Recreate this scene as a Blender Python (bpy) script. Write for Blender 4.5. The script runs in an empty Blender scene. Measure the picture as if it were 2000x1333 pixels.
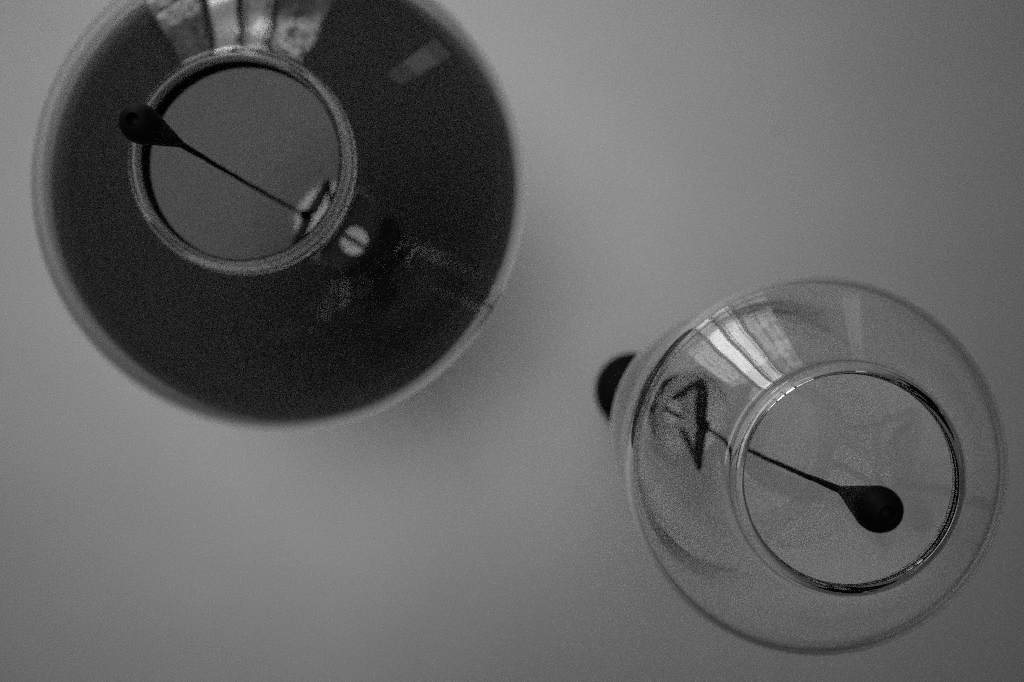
import bpy, math, random
from mathutils import Vector

# ------------------------------------------------------------------ camera, world, exposure
# The camera looks straight up at a ceiling: world X = picture right, Y = picture down, Z = up (depth).
scene = bpy.context.scene
C = scene.collection
FPX = 1667.0                                   # focal length in pixels of the 2000 px wide photograph

cam_data = bpy.data.cameras.new('camera')
cam_data.sensor_width = 36.0
cam_data.lens = 30.0
cam_data.clip_start = 0.01
cam_data.clip_end = 100.0
cam_data.dof.use_dof = True
cam_data.dof.focus_distance = 0.402
cam_data.dof.aperture_fstop = 4.6
cam = bpy.data.objects.new('camera', cam_data)
cam.rotation_euler = (math.pi, 0, 0)
C.objects.link(cam)
scene.camera = cam

world = bpy.data.worlds.new('World')
scene.world = world
world.use_nodes = True
bg = world.node_tree.nodes['Background']
bg.inputs['Color'].default_value = (1, 1, 1, 1)
bg.inputs['Strength'].default_value = 0.03    # dim even room light

# daylight thrown up from the floor on to the ceiling
ld = bpy.data.lights.new('floor_bounce_light', 'AREA')
ld.shape = 'DISK'
ld.size = 1.05
ld.spread = math.radians(45)
ld.energy = 1.42
lo = bpy.data.objects.new('floor_bounce_light', ld)
lo.location = (-0.30, -0.34, -0.9)
lo.rotation_euler = (Vector((-0.18, -0.12, 1.12)) - Vector(lo.location)).to_track_quat('-Z', 'Y').to_euler()
C.objects.link(lo)

WINDOW_LIGHT = 6.0                             # brightness of the daylight behind the window

scene.view_settings.view_transform = 'Standard'
scene.view_settings.look = 'None'
scene.view_settings.exposure = 0.0
scene.view_settings.gamma = 1.0
scene.view_settings.use_curve_mapping = False
scene.cycles.use_denoising = False             # the remaining sampling noise stands for film grain
scene.cycles.use_adaptive_sampling = False
scene.cycles.max_bounces = 40
scene.cycles.transmission_bounces = 32
scene.cycles.glossy_bounces = 32
scene.cycles.transparent_max_bounces = 16
scene.cycles.caustics_reflective = False
scene.cycles.caustics_refractive = True
scene.cycles.sample_clamp_indirect = 3.0
scene.cycles.blur_glossy = 0.3
scene.cycles.filter_width = 0.9


def at(u, v, z):
    """point at height z seen at photograph pixel (u, v)"""
    return Vector(((u - 1000) * z / FPX, (v - 666.5) * z / FPX, z))


# ------------------------------------------------------------------ materials
def new_mat(name):
    m = bpy.data.materials.new(name)
    m.use_nodes = True
    nt = m.node_tree
    for n in list(nt.nodes):
        nt.nodes.remove(n)
    out = nt.nodes.new('ShaderNodeOutputMaterial')
    return m, nt, out


def principled(name, grey, rough, metal=0.0, noise=0.0, scale=60.0, bump=0.0, bscale=400.0, spec=0.5):
    m, nt, out = new_mat(name)
    p = nt.nodes.new('ShaderNodeBsdfPrincipled')
    p.inputs['Base Color'].default_value = (grey, grey, grey, 1)
    p.inputs['Roughness'].default_value = rough
    p.inputs['Metallic'].default_value = metal
    p.inputs['Specular IOR Level'].default_value = spec
    nt.links.new(p.outputs[0], out.inputs['Surface'])
    tc = nt.nodes.new('ShaderNodeTexCoord')
    if noise:
        n = nt.nodes.new('ShaderNodeTexNoise')
        n.inputs['Scale'].default_value = scale
        n.inputs['Detail'].default_value = 6
        nt.links.new(tc.outputs['Object'], n.inputs['Vector'])
        r = nt.nodes.new('ShaderNodeValToRGB')
        a, b = grey * (1 - noise), grey * (1 + noise)
        r.color_ramp.elements[0].position = 0.3
        r.color_ramp.elements[1].position = 0.7
        r.color_ramp.elements[0].color = (a, a, a, 1)
        r.color_ramp.elements[1].color = (b, b, b, 1)
        nt.links.new(n.outputs['Fac'], r.inputs[0])
        nt.links.new(r.outputs[0], p.inputs['Base Color'])
    if bump:
        n2 = nt.nodes.new('ShaderNodeTexNoise')
        n2.inputs['Scale'].default_value = bscale
        n2.inputs['Detail'].default_value = 4
        nt.links.new(tc.outputs['Object'], n2.inputs['Vector'])
        bp = nt.nodes.new('ShaderNodeBump')
        bp.inputs['Strength'].default_value = bump
        bp.inputs['Distance'].default_value = 0.001
        nt.links.new(n2.outputs['Fac'], bp.inputs['Height'])
        nt.links.new(bp.outputs[0], p.inputs['Normal'])
    return m


def glass_mat(name, tint, wave=0.0, rough=0.0):
    m, nt, out = new_mat(name)
    fr = nt.nodes.new('ShaderNodeFresnel')
    fr.inputs['IOR'].default_value = 1.5
    rf = nt.nodes.new('ShaderNodeBsdfRefraction')
    rf.inputs['IOR'].default_value = 1.5
    rf.inputs['Roughness'].default_value = rough
    rf.inputs['Color'].default_value = (tint, tint, tint, 1)
    gl = nt.nodes.new('ShaderNodeBsdfGlossy')
    gl.inputs['Roughness'].default_value = rough
    gl.inputs['Color'].default_value = (1, 1, 1, 1)
    mx = nt.nodes.new('ShaderNodeMixShader')
    nt.links.new(fr.outputs[0], mx.inputs[0])
    nt.links.new(rf.outputs[0], mx.inputs[1])
    nt.links.new(gl.outputs[0], mx.inputs[2])
    nt.links.new(mx.outputs[0], out.inputs['Surface'])
    if wave:
        tc = nt.nodes.new('ShaderNodeTexCoord')
        n = nt.nodes.new('ShaderNodeTexNoise')
        n.inputs['Scale'].default_value = 18
        n.inputs['Detail'].default_value = 2
        nt.links.new(tc.outputs['Object'], n.inputs['Vector'])
        bp = nt.nodes.new('ShaderNodeBump')
        bp.inputs['Strength'].default_value = wave
        bp.inputs['Distance'].default_value = 0.002
        nt.links.new(n.outputs['Fac'], bp.inputs['Height'])
        for q in (fr, rf, gl):
            nt.links.new(bp.outputs[0], q.inputs['Normal'])
    return m


M = dict(
    ceiling=principled('matte_ceiling_paint', 0.62, 0.9, noise=0.03, scale=7.0, bump=0.15, bscale=500),
    black=principled('black_plastic', 0.0025, 0.55, bump=0.1, bscale=900, spec=0.07),
    cord=principled('black_woven_cord', 0.004, 0.8, spec=0.1),
    dark=principled('black_lacquered_metal', 0.006, 0.45, noise=0.3, scale=90, spec=0.25),
    enamel=principled('white_enamel', 0.8, 0.3, noise=0.02, scale=12),
    steel=principled('brushed_steel', 0.55, 0.45, metal=1.0, noise=0.05, scale=200),
    clear=glass_mat('clear_glass', 1.0, 0.02),
    clear_in=glass_mat('clear_glass_inner', 0.985, 0.02),
    smoke_out=glass_mat('smoked_glass_outer', 1.0, 0.02),
    smoke_in=glass_mat('smoked_glass_inner', 0.235),
    smoke_lip=glass_mat('ground_glass_lip', 0.45, 0.0, 0.32),
    plate=principled('grey_base_plate', 0.08, 0.6, noise=0.1),
    frame=principled('grey_window_paint', 0.25, 0.5, noise=0.05),
)


# ------------------------------------------------------------------ mesh helpers
def link(name, verts, faces, mat, parent=None, smooth=True, mats=None, fmat=None):
    me = bpy.data.meshes.new(name)
    me.from_pydata([tuple(v) for v in verts], [], faces)
    me.update()
    for m in (mats or [mat]):
        me.materials.append(m)
    if fmat:
        me.polygons.foreach_set('material_index', fmat)
    if smooth:
        me.polygons.foreach_set('use_smooth', [True] * len(me.polygons))
    o = bpy.data.objects.new(name, me)
    C.objects.link(o)
    if parent:
        o.parent = parent
    return o


def spline(pts, n=8):
    """Catmull-Rom through the points"""
    P = [Vector((a, b, 0)) for a, b in pts]
    out = []
    for i in range(len(P) - 1):
        p0, p1, p2, p3 = P[max(i - 1, 0)], P[i], P[i + 1], P[min(i + 2, len(P) - 1)]
        for k in range(n):
            t = k / n
            q = 0.5 * ((2 * p1) + (p2 - p0) * t + (2 * p0 - 5 * p1 + 4 * p2 - p3) * t * t
                       + (3 * p1 - p0 - 3 * p2 + p3) * t ** 3)
            out.append((q.x, q.y))
    out.append((P[-1].x, P[-1].y))
    return out


def lathe(prof, seg=128, closed=False, tags=None):
    """revolve (r, z) points about Z; points with r = 0 become poles. Returns verts, faces, tag per face."""
    verts, rings, faces, ft = [], [], [], []
    for r, z in prof:
        if r < 1e-7:
            rings.append([len(verts)])
            verts.append((0, 0, z))
        else:
            b = len(verts)
            for k in range(seg):
                a = 2 * math.pi * k / seg
                verts.append((r * math.cos(a), r * math.sin(a), z))
            rings.append(list(range(b, b + seg)))
    n = len(prof)
    for i in range(n if closed else n - 1):
        A, B = rings[i], rings[(i + 1) % n]
        for k in range(seg):
            k2 = (k + 1) % seg
            if len(A) == 1 and len(B) == 1:
                continue
            if len(A) == 1:
                f = (A[0], B[k2], B[k])
            elif len(B) == 1:
                f = (A[k], A[k2], B[0])
            else:
                f = (A[k], A[k2], B[k2], B[k])
            faces.append(f)
            ft.append(tags[i] if tags else 0)
    return verts, faces, ft


def frame_of(d):
    d = d.normalized()
    u = d.orthogonal().normalized()
    return u, d.cross(u)


def tube(pts, radii, seg=14):
    pts = [Vector(p) for p in pts]
    verts, faces = [], []
    ref = Vector((0.31, 0.22, 0.9)).normalized()
    for i, p in enumerate(pts):
        d = (pts[min(i + 1, len(pts) - 1)] - pts[max(i - 1, 0)]).normalized()
        u = (ref - d * ref.dot(d))
        if u.length < 0.05:
            u = d.orthogonal()
        u.normalize()
        w = d.cross(u)
        r = radii[i] if isinstance(radii, (list, tuple)) else radii
        for k in range(seg):
            a = 2 * math.pi * k / seg
            verts.append(p + (u * math.cos(a) + w * math.sin(a)) * r)
    for i in range(len(pts) - 1):
        for k in range(seg):
            k2 = (k + 1) % seg
            faces.append((i * seg + k, i * seg + k2, (i + 1) * seg + k2, (i + 1) * seg + k))
    faces.append(tuple(reversed(range(seg))))
    faces.append(tuple(range((len(pts) - 1) * seg, len(pts) * seg)))
    return verts, faces


def strap(p, q, w0, w1, t, side):
    """flat bar from p to q, width w0 -> w1 across `side`, thickness t, bevelled ends"""
    p, q = Vector(p), Vector(q)
    d = (q - p).normalized()
    s = (Vector(side) - d * Vector(side).dot(d)).normalized()
    n = d.cross(s)
    L = (q - p).length
    sec = []
    for f, k in ((0, .55), (.05, .92), (.12, 1), (.88, 1), (.95, .92), (1, .55)):
        w = (w0 + (w1 - w0) * f) * k / 2
        c = p + d * (L * f)
        e = t / 2
        b = min(w * .5, e * .6)
        sec.append([c + s * (w - b) + n * e, c + s * w + n * (e - b), c + s * w - n * (e - b), c + s * (w - b) - n * e,
                    c - s * (w - b) - n * e, c - s * w - n * (e - b), c - s * w + n * (e - b), c - s * (w - b) + n * e])
    verts = [v for r in sec for v in r]
    faces = []
    for i in range(len(sec) - 1):
        for k in range(8):
            k2 = (k + 1) % 8
            faces.append((i * 8 + k, i * 8 + k2, (i + 1) * 8 + k2, (i + 1) * 8 + k))
    faces.append(tuple(reversed(range(8))))
    faces.append(tuple(range((len(sec) - 1) * 8, len(sec) * 8)))
    return verts, faces


def box(lo, hi):
    x0, y0, z0 = lo
    x1, y1, z1 = hi
    v = [(x0, y0, z0), (x1, y0, z0), (x1, y1, z0), (x0, y1, z0), (x0, y0, z1), (x1, y0, z1), (x1, y1, z1), (x0, y1, z1)]
    f = [(3, 2, 1, 0), (4, 5, 6, 7), (0, 1, 5, 4), (1, 2, 6, 5), (2, 3, 7, 6), (3, 0, 4, 7)]
    return v, f


def thing(name, label, cat, loc, group=None):
    o = bpy.data.objects.new(name, None)
    o.empty_display_size = 0.05
    C.objects.link(o)
    o.location = loc
    o['label'] = label
    o['category'] = cat
    if group:
        o['group'] = group
    return o


# ------------------------------------------------------------------ the setting: ceiling
CEIL = 1.12
v, f = box((-6, -2.05, CEIL), (6, 6, CEIL + 0.05))
ceiling = link('ceiling', v, f, M['ceiling'], smooth=False)
ceiling['kind'] = 'structure'


# ------------------------------------------------------------------ the window whose reflection shows in both shades
def make_window():
    d = Vector((-0.34, -0.94, 0)).normalized()
    c = d * 2.05
    root = thing('window', 'tall bright window of four panes mirrored in both glass shades', 'window', (c.x, c.y, -0.85))
    root.rotation_euler.z = math.atan2(-d.y, -d.x) - math.pi / 2     # local +Y faces the lamps
    W, H, T = 1.6, 1.75, 0.07
    xs = [W / 2 - W * q for q in (0, .34, .55, .74, 1)]               # picture left to picture right
    gain = (.42, 1.45, 1.9, .50)
    v, f = [], []
    def add(lo, hi):
        a, b = box(lo, hi)
        n = len(v)
        v.extend(a)
        f.extend([tuple(i + n for i in q) for q in b])
    add((-W / 2 - T, -.04, -T), (-W / 2, .04, H + T))
    add((W / 2, -.04, -T), (W / 2 + T, .04, H + T))
    add((-W / 2, -.038, -T), (W / 2, .038, 0))
    add((-W / 2, -.038, H), (W / 2, .038, H + T))
    link('window_frame', v, f, M['frame'], root, smooth=False)
    for x in xs[1:-1]:
        a, b = box((x - .035, -.03, 0), (x + .035, .03, H))
        link('mullion', a, b, M['frame'], root, smooth=False)
    for x in (xs[1] - .075, xs[2] + .07, xs[0] - .30):
        a, b = box((x - .009, -.015, 0), (x + .009, .015, H))
        link('glazing_bar', a, b, M['frame'], root, smooth=False)
    for i in range(4):
        # daylight outside each pane: pale ground, a dark uneven belt of trees, then sky
        m, nt, out = new_mat('daylit_window_pane')
        tc = nt.nodes.new('ShaderNodeTexCoord')
        sep = nt.nodes.new('ShaderNodeSeparateXYZ')
        nt.links.new(tc.outputs['Object'], sep.inputs[0])
        n = nt.nodes.new('ShaderNodeTexNoise')
        n.inputs['Scale'].default_value = 5.0
        n.inputs['Detail'].default_value = 6
        nt.links.new(tc.outputs['Object'], n.inputs['Vector'])
        ma = nt.nodes.new('ShaderNodeMath')
        ma.operation = 'MULTIPLY_ADD'
        ma.inputs[1].default_value = 0.3
        nt.links.new(n.outputs['Fac'], ma.inputs[0])
        nt.links.new(sep.outputs['Z'], ma.inputs[2])
        mb = nt.nodes.new('ShaderNodeMath')
        mb.operation = 'DIVIDE'
        mb.inputs[1].default_value = H + .3
        nt.links.new(ma.outputs[0], mb.inputs[0])
        r = nt.nodes.new('ShaderNodeValToRGB')
        r.color_ramp.interpolation = 'LINEAR'
        el = r.color_ramp.elements
        el[0].position, el[0].color = 0.0, (.5, .5, .5, 1)
        el[1].position, el[1].color = 1.0, (.8, .8, .8, 1)
        for p, cv in ((.06, .8), (.10, 1.0), (.44, 1.0), (.47, .30), (.55, .14), (.70, .10), (.76, .2), (.80, .7)):
            e_ = el.new(p)
            e_.color = (cv, cv, cv, 1)
        nt.links.new(mb.outputs[0], r.inputs[0])
        n2 = nt.nodes.new('ShaderNodeTexNoise')                       # leaves and clutter outside
        n2.inputs['Scale'].default_value = 8.0 + 2 * i
        n2.inputs['Detail'].default_value = 5
        n2.inputs['Distortion'].default_value = 1.2
        nt.links.new(tc.outputs['Object'], n2.inputs['Vector'])
        r2 = nt.nodes.new('ShaderNodeValToRGB')
        lowv = (.25, .55, .7, .15)[i]
        r2.color_ramp.elements[0].position, r2.color_ramp.elements[0].color = .40, (lowv, lowv, lowv, 1)
        r2.color_ramp.elements[1].position, r2.color_ramp.elements[1].color = .58, (1, 1, 1, 1)
        nt.links.new(n2.outputs['Fac'], r2.inputs[0])
        mul = nt.nodes.new('ShaderNodeMix')
        mul.data_type = 'RGBA'
        mul.blend_type = 'MULTIPLY'
        mul.inputs[0].default_value = 1.0
        nt.links.new(r.outputs[0], mul.inputs[6])
        nt.links.new(r2.outputs[0], mul.inputs[7])
        e = nt.nodes.new('ShaderNodeEmission')
        e.inputs['Strength'].default_value = WINDOW_LIGHT * gain[i]
        nt.links.new(mul.outputs[2], e.inputs['Color'])
        nt.links.new(e.outputs[0], out.inputs['Surface'])
        x1, x0 = xs[i] - (.035 if i else 0), xs[i + 1] + (.035 if i < 3 else 0)
        a, b = box((x0, -.012, 0), (x1, -.004, H))
        link('pane', a, b, m, root, smooth=False)
    return root


make_window()


def make_narrow_window():
    d = Vector((0.53, -0.83, 0)).normalized()
    c = d * 2.3
    root = thing('window', 'dim narrow single pane window mirrored beside the upper right of the clear shade', 'window', (c.x, c.y, -0.35))
    root.rotation_euler.z = math.atan2(-d.y, -d.x) - math.pi / 2
    W, H, T = 0.26, 0.85, 0.05
    for k, (lo_, hi_) in enumerate((((-W / 2 - T, -.03, -T), (-W / 2, .03, H + T)), ((W / 2, -.03, -T), (W / 2 + T, .03, H + T)),
                                    ((-W / 2, -.028, -T), (W / 2, .028, 0)), ((-W / 2, -.028, H), (W / 2, .028, H + T)))):
        a, b = box(lo_, hi_)
        link('frame_bar', a, b, M['frame'], root, smooth=False)
    m, nt, out = new_mat('curtained_window_pane')
    e = nt.nodes.new('ShaderNodeEmission')
    e.inputs['Strength'].default_value = 0.42
    nt.links.new(e.outputs[0], out.inputs['Surface'])
    a, b = box((-W / 2, -.012, 0), (W / 2, -.004, H))
    link('pane', a, b, m, root, smooth=False)


make_narrow_window()


# ------------------------------------------------------------------ lamps
def glass_shell(name, outer, inner, lip, parent, m_out, m_in, z0, n=7, seg=160, lip_tag=0):
    """closed glass shell: outer profile (lip -> top), then inner profile (top -> lip), then rounded lip points"""
    po = spline(outer, n)
    pi = spline(inner, n)
    pl = spline(lip, 4)[1:-1]
    prof = po + pi + pl
    tags = [0] * (len(po)) + [1] * (len(pi) - 1) + [lip_tag] * (len(pl) + 1)
    prof = [(r, z - z0) for r, z in prof]
    v, f, t = lathe(prof, seg, True, tags)
    f = [tuple(q) for q in f]
    return link(name, v, f, None, parent, mats=[m_out, m_in, M['smoke_lip']], fmat=t)


def hanger(parent, A, B, arms, org, wbar):
    """black triangular yoke: a cross bar near the camera and two arms rising from its ends to the plate"""
    A, B = Vector(A) - org, Vector(B) - org
    side = Vector((0, 0, 1)).cross(B - A).normalized()
    mid = A.lerp(B, .52)
    bar = None
    for P, Q in ((A, mid), (mid, B)):                  # two lobes either side of the knot
        pts, rad = [], []
        for k in range(9):
            t = k / 8
            pts.append(P.lerp(Q, t) + side * .0006 * math.sin(5 * t + P.x * 400))
            q = t if P is A else 1 - t
            rad.append(wbar / 2 * (.62 + .38 * math.sin(math.pi * min(1, .25 + .8 * (1 - q)))) * (.75 if k in (0, 8) else 1))
        v, f = tube(pts, rad, 14)
        link('yoke_bar', v, f, M['dark'], parent)
    for P, (E, w0, w1) in ((A, arms[0]), (B, arms[1])):
        v, f = strap(P, Vector(E) - org, w0, w1, 0.003, side)
        link('yoke_arm', v, f, M['dark'], parent, smooth=False)


def slotted_screw(parent, c, r, ang):
    """round head with a real cut slot: two half discs with a dark bed between them"""
    v, f = [], []
    h, g = 0.004, r * 0.17
    ca, sa = math.cos(ang), math.sin(ang)
    for s in (1, -1):
        a0 = math.asin(g / r)
        pts = [(r * math.cos(a0 + (math.pi - 2 * a0) * k / 28), s * r * math.sin(a0 + (math.pi - 2 * a0) * k / 28)) for k in range(29)]
        ring = []
        for z, k in ((0, 1.0), (-h * .7, 1.0), (-h, .93)):
            ring.append([(x * k, (y - s * g) * k + s * g, z) for x, y in pts])
        b = len(v)
        m = len(pts)
        for rr in ring:
            v.extend((c.x + x * ca - y * sa, c.y + x * sa + y * ca, c.z + z) for x, y, z in rr)
        for i in range(2):
            for k in range(m):
                k2 = (k + 1) % m
                q = (b + i * m + k, b + i * m + k2, b + (i + 1) * m + k2, b + (i + 1) * m + k)
                f.append(q if s < 0 else q[::-1])
        cap = tuple(range(b + 2 * m, b + 3 * m))
        f.append(cap if s < 0 else cap[::-1])
    sc = link('screw_head', v, f, M['steel'], parent, smooth=False)
    vv, ff, _ = lathe([(0, -.001), (r * .97, -.001), (r * .97, .004), (0, .004)], 40)
    vv = [(x + c.x, y + c.y, z + c.z) for x, y, z in vv]
    link('slot_bed', vv, ff, M['dark'], sc)
    return sc


def canopy(parent, r, z, h, org):
    v, f, _ = lathe([(0, z), (r * .93, z), (r * .985, z + .0015), (r, z + .005), (r, z + h), (0, z + h)], 72)
    v = [Vector(q) - Vector((0, 0, org.z)) for q in v]
    return link('ceiling_canopy', v, f, M['black'], parent)


def pull(name, label, ball, tip, knot, r, sag, bump_at=None):
    """teardrop pull on its cord: ball = centre of the round end, tip = narrow end, knot = where the cord is tied"""
    ball, tip, knot = Vector(ball), Vector(tip), Vector(knot)
    root = thing(name, label, 'pull cord', ball, 'teardrop pulls hanging from the lamps')
    ax = (tip - ball)
    L = ax.length
    axn = ax.normalized()
    prof = []
    th0 = math.acos(min(1, (r - r * .14) / L * 1.0))
    for k in range(15):                                  # round end, from its pole up to the tangent circle
        a = math.pi * (1 - k / 14 * (1 - th0 / math.pi * .98))
        prof.append((r * math.sin(a), r * math.cos(a)))
    r1, z1 = prof[-1]
    for k in range(1, 9):
        t = k / 8
        prof.append((r1 + (r * .21 - r1) * t, z1 + (L - z1) * t))
    prof.append((r * .15, L + r * .03))
    prof.append((0, L + r * .03))
    prof[0] = (0, prof[0][1])
    # hole in the round end
    hole = r * .36
    zc = -math.sqrt(r * r - hole * hole)
    prof = [(0, zc + r * .5), (hole * .9, zc + r * .5), (hole * .92, zc + r * .05), (hole, zc)] + [p for p in prof if not (p[1] < zc + 1e-5 and p[0] <= hole)]
    v, f, _ = lathe(prof, 64)
    q = Vector((0, 0, 1)).rotation_difference(axn)
    v = [q @ Vector(p) for p in v]
    link('teardrop_weight', v, f, M['black'], root)
    # cord, slightly uneven
    rnd = random.Random(5)
    n = 26
    pts, rad = [], []
    sidev = axn.cross(Vector((0, 0, 1)))
    if sidev.length < 1e-4:
        sidev = Vector((1, 0, 0))
    sidev.normalize()
    for i in range(n + 1):
        t = i / n
        p = tip.lerp(knot, t) - ball
        p += sag * math.sin(math.pi * t) + sidev * rnd.uniform(-.00025, .00025) * (0 < i < n)
        pts.append(p)
        rad.append(.00145 + .0003 * max(0, 1 - i / 3) + rnd.uniform(-.00008, .00008))
    v, f = tube(pts, rad, 12)
    cord = link('cord', v, f, M['cord'], root)
    k = knot - ball
    v, f, _ = lathe([(0, -.008), (.003, -.0065), (.0055, -.002), (.0058, .002), (.0035, .0065), (0, .008)], 24)
    q = Vector((0, 0, 1)).rotation_difference((k - pts[-2]).normalized())
    v = [q @ Vector(p) + k for p in v]
    link('knot', v, f, M['cord'], cord)
    return root


# ---- clear lamp
RA = Vector((0.1578, 0.0647, 0))
org = Vector((RA.x, RA.y, CEIL))
lamp = thing('pendant_lamp', 'small clear glass pendant lamp with thick rolled rim and white top', 'lamp', org)
zo = CEIL
outer = [(.0525, .3968), (.0545, .3976), (.0555, .3996), (.0562, .4022), (.0585, .4045), (.0680, .4116), (.0780, .4195), (.0874, .4268), (.0948, .4342), (.0984, .4410), (.0986, .4490), (.0970, .4660), (.0930, .5050), (.0905, .5500), (.0880, .6000), (.0845, .6330), (.0750, .6720), (.0600, .7120), (.0470, .7420), (.0410, .7650)]
inner = [(.0380, .7650), (.0440, .7400), (.0568, .7090), (.0712, .6690), (.0797, .6310), (.0835, .5990), (.0868, .5500), (.0897, .5050), (.0937, .4665), (.0953, .4510), (.0951, .4432), (.0922, .4366), (.0854, .4293), (.0764, .4222), (.0668, .4146), (.0580, .4085), (.0548, .4068), (.0528, .4052)]
lip = [(.0528, .4052), (.0504, .4036), (.0492, .4010), (.0494, .3985), (.0507, .3970), (.0525, .3968)]
glass_shell('glass_shade', outer, inner, lip, lamp, M['clear'], M['clear_in'], zo)

def base_plate(parent, r, z, mat, crescent=None):
    p = [(0, z), (r * .95, z), (r, z + .0012), (r, z + .006), (r * .8, z + .012), (r * .3, z + .02), (0, z + .02)]
    v, f, _ = lathe([(a, b - zo) for a, b in p], 80)
    o = link('base_plate', v, f, mat, parent, smooth=False)
    if crescent:  # white crescent added to paint in the plate's bright edge inside the opening
        a, b, t0, t1 = crescent
        v, f = [], []
        n = 36
        for k in range(n + 1):
            t = math.radians(t0 + (t1 - t0) * k / n)
            ai = b - (b - a) * min(1, 3 * min(k, n - k) / n + .12)     # tapered ends
            for rr, zz in ((ai, z - .0006), (ai, z - .003), (b - .0008, z - .003), (b, z - .002), (b, z - .0006)):
                v.append((rr * math.cos(t), rr * math.sin(t), zz - zo))
        for k in range(n):
            for q in range(5):
                q2 = (q + 1) % 5
                f.append((k * 5 + q, k * 5 + q2, k * 5 + 5 + q2, k * 5 + 5 + q))
        f += [(4, 3, 2, 1, 0), tuple(n * 5 + q for q in range(5))]
        link('bright_crescent', v, f, M['enamel'], o, smooth=False)
    return o


def stem(parent, z0, z1, r, mat):
    v, f = tube([(0, 0, z0 - zo), (0, 0, (z0 + z1) / 2 - zo), (0, 0, z1 - zo)], r, 20)
    return link('stem', v, f, mat, parent)


base_plate(lamp, .0425, .766, M['enamel'])
hub = at(1305, 803, .762)
slotted_screw(lamp, hub - org, .0125, math.radians(27))
hanger(lamp, at(1370, 744, .69), at(1373, 918, .69), ((at(1314, 774, .764), .007, .020), (at(1330, 838, .764), .007, .003)), org, .0115)
stem(lamp, .780, 1.09, .0035, M['cord'])
canopy(lamp, .0495, 1.085, .034, org)

# ---- smoked lamp
LA = Vector((-.1727, -.1147, 0))
orgL = Vector((LA.x, LA.y, CEIL))
lampL = thing('pendant_lamp', 'large dark smoked glass pendant lamp with screw visible through it', 'lamp', orgL)
outer = [(.0668, .5382), (.0698, .5402), (.0726, .5450), (.0850, .5520), (.1080, .5635), (.1360, .5800), (.1600, .5985), (.1770, .6190), (.1832, .6370), (.1825, .6560), (.1740, .6850), (.1540, .7200), (.1230, .7600), (.0880, .7960), (.0600, .8200), (.0440, .8360)]
inner = [(.0400, .8350), (.0560, .8170), (.0840, .7915), (.1185, .7545), (.1475, .7160), (.1650, .6830), (.1715, .6570), (.1718, .6410), (.1660, .6265), (.1520, .6085), (.1310, .5910), (.1050, .5745), (.0820, .5630), (.0705, .5572), (.0660, .5560)]
lip = [(.0660, .5560), (.0642, .5520), (.0638, .5440), (.0645, .5395), (.0668, .5382)]
glass_shell('glass_shade', outer, inner, lip, lampL, M['smoke_out'], M['smoke_in'], zo, lip_tag=2)
base_plate(lampL, .0385, .8365, M['plate'], (.0130, .0387, 120, 290))
v, f, _ = lathe([(.0629, .5425 - zo), (.0634, .5425 - zo), (.0636, .5490 - zo), (.0641, .5575 - zo), (.0635, .5575 - zo), (.0630, .5490 - zo)], 120, closed=True)
link('dark_lip_band', v, f, M['cord'], lampL)  # thin black band added to darken the lip's inner wall
hubL = at(690, 470, .8325)
slotted_screw(lampL, hubL - orgL, .0140, math.radians(31))
hanger(lampL, at(641, 353, .778), at(574, 480, .778), ((at(650, 430, .836), .005, .005), (at(642, 452, .836), .005, .005)), orgL, .0092)
stem(lampL, .850, 1.09, .0035, M['cord'])
canopy(lampL, .0495, 1.085, .034, orgL)

# ---- the two pulls
pull('pull_cord', 'black teardrop pull hanging inside the clear glass opening', at(1715, 995, .362), at(1644, 958, .401), at(1381, 836, .687), .0100, Vector((.0000, .002, 0)))
pull('pull_cord', 'black teardrop pull overlapping the rim of the dark smoked lamp', at(274, 242, .400), at(352, 281, .449), at(597, 421, .775), .0094, Vector((0, .001, 0)))
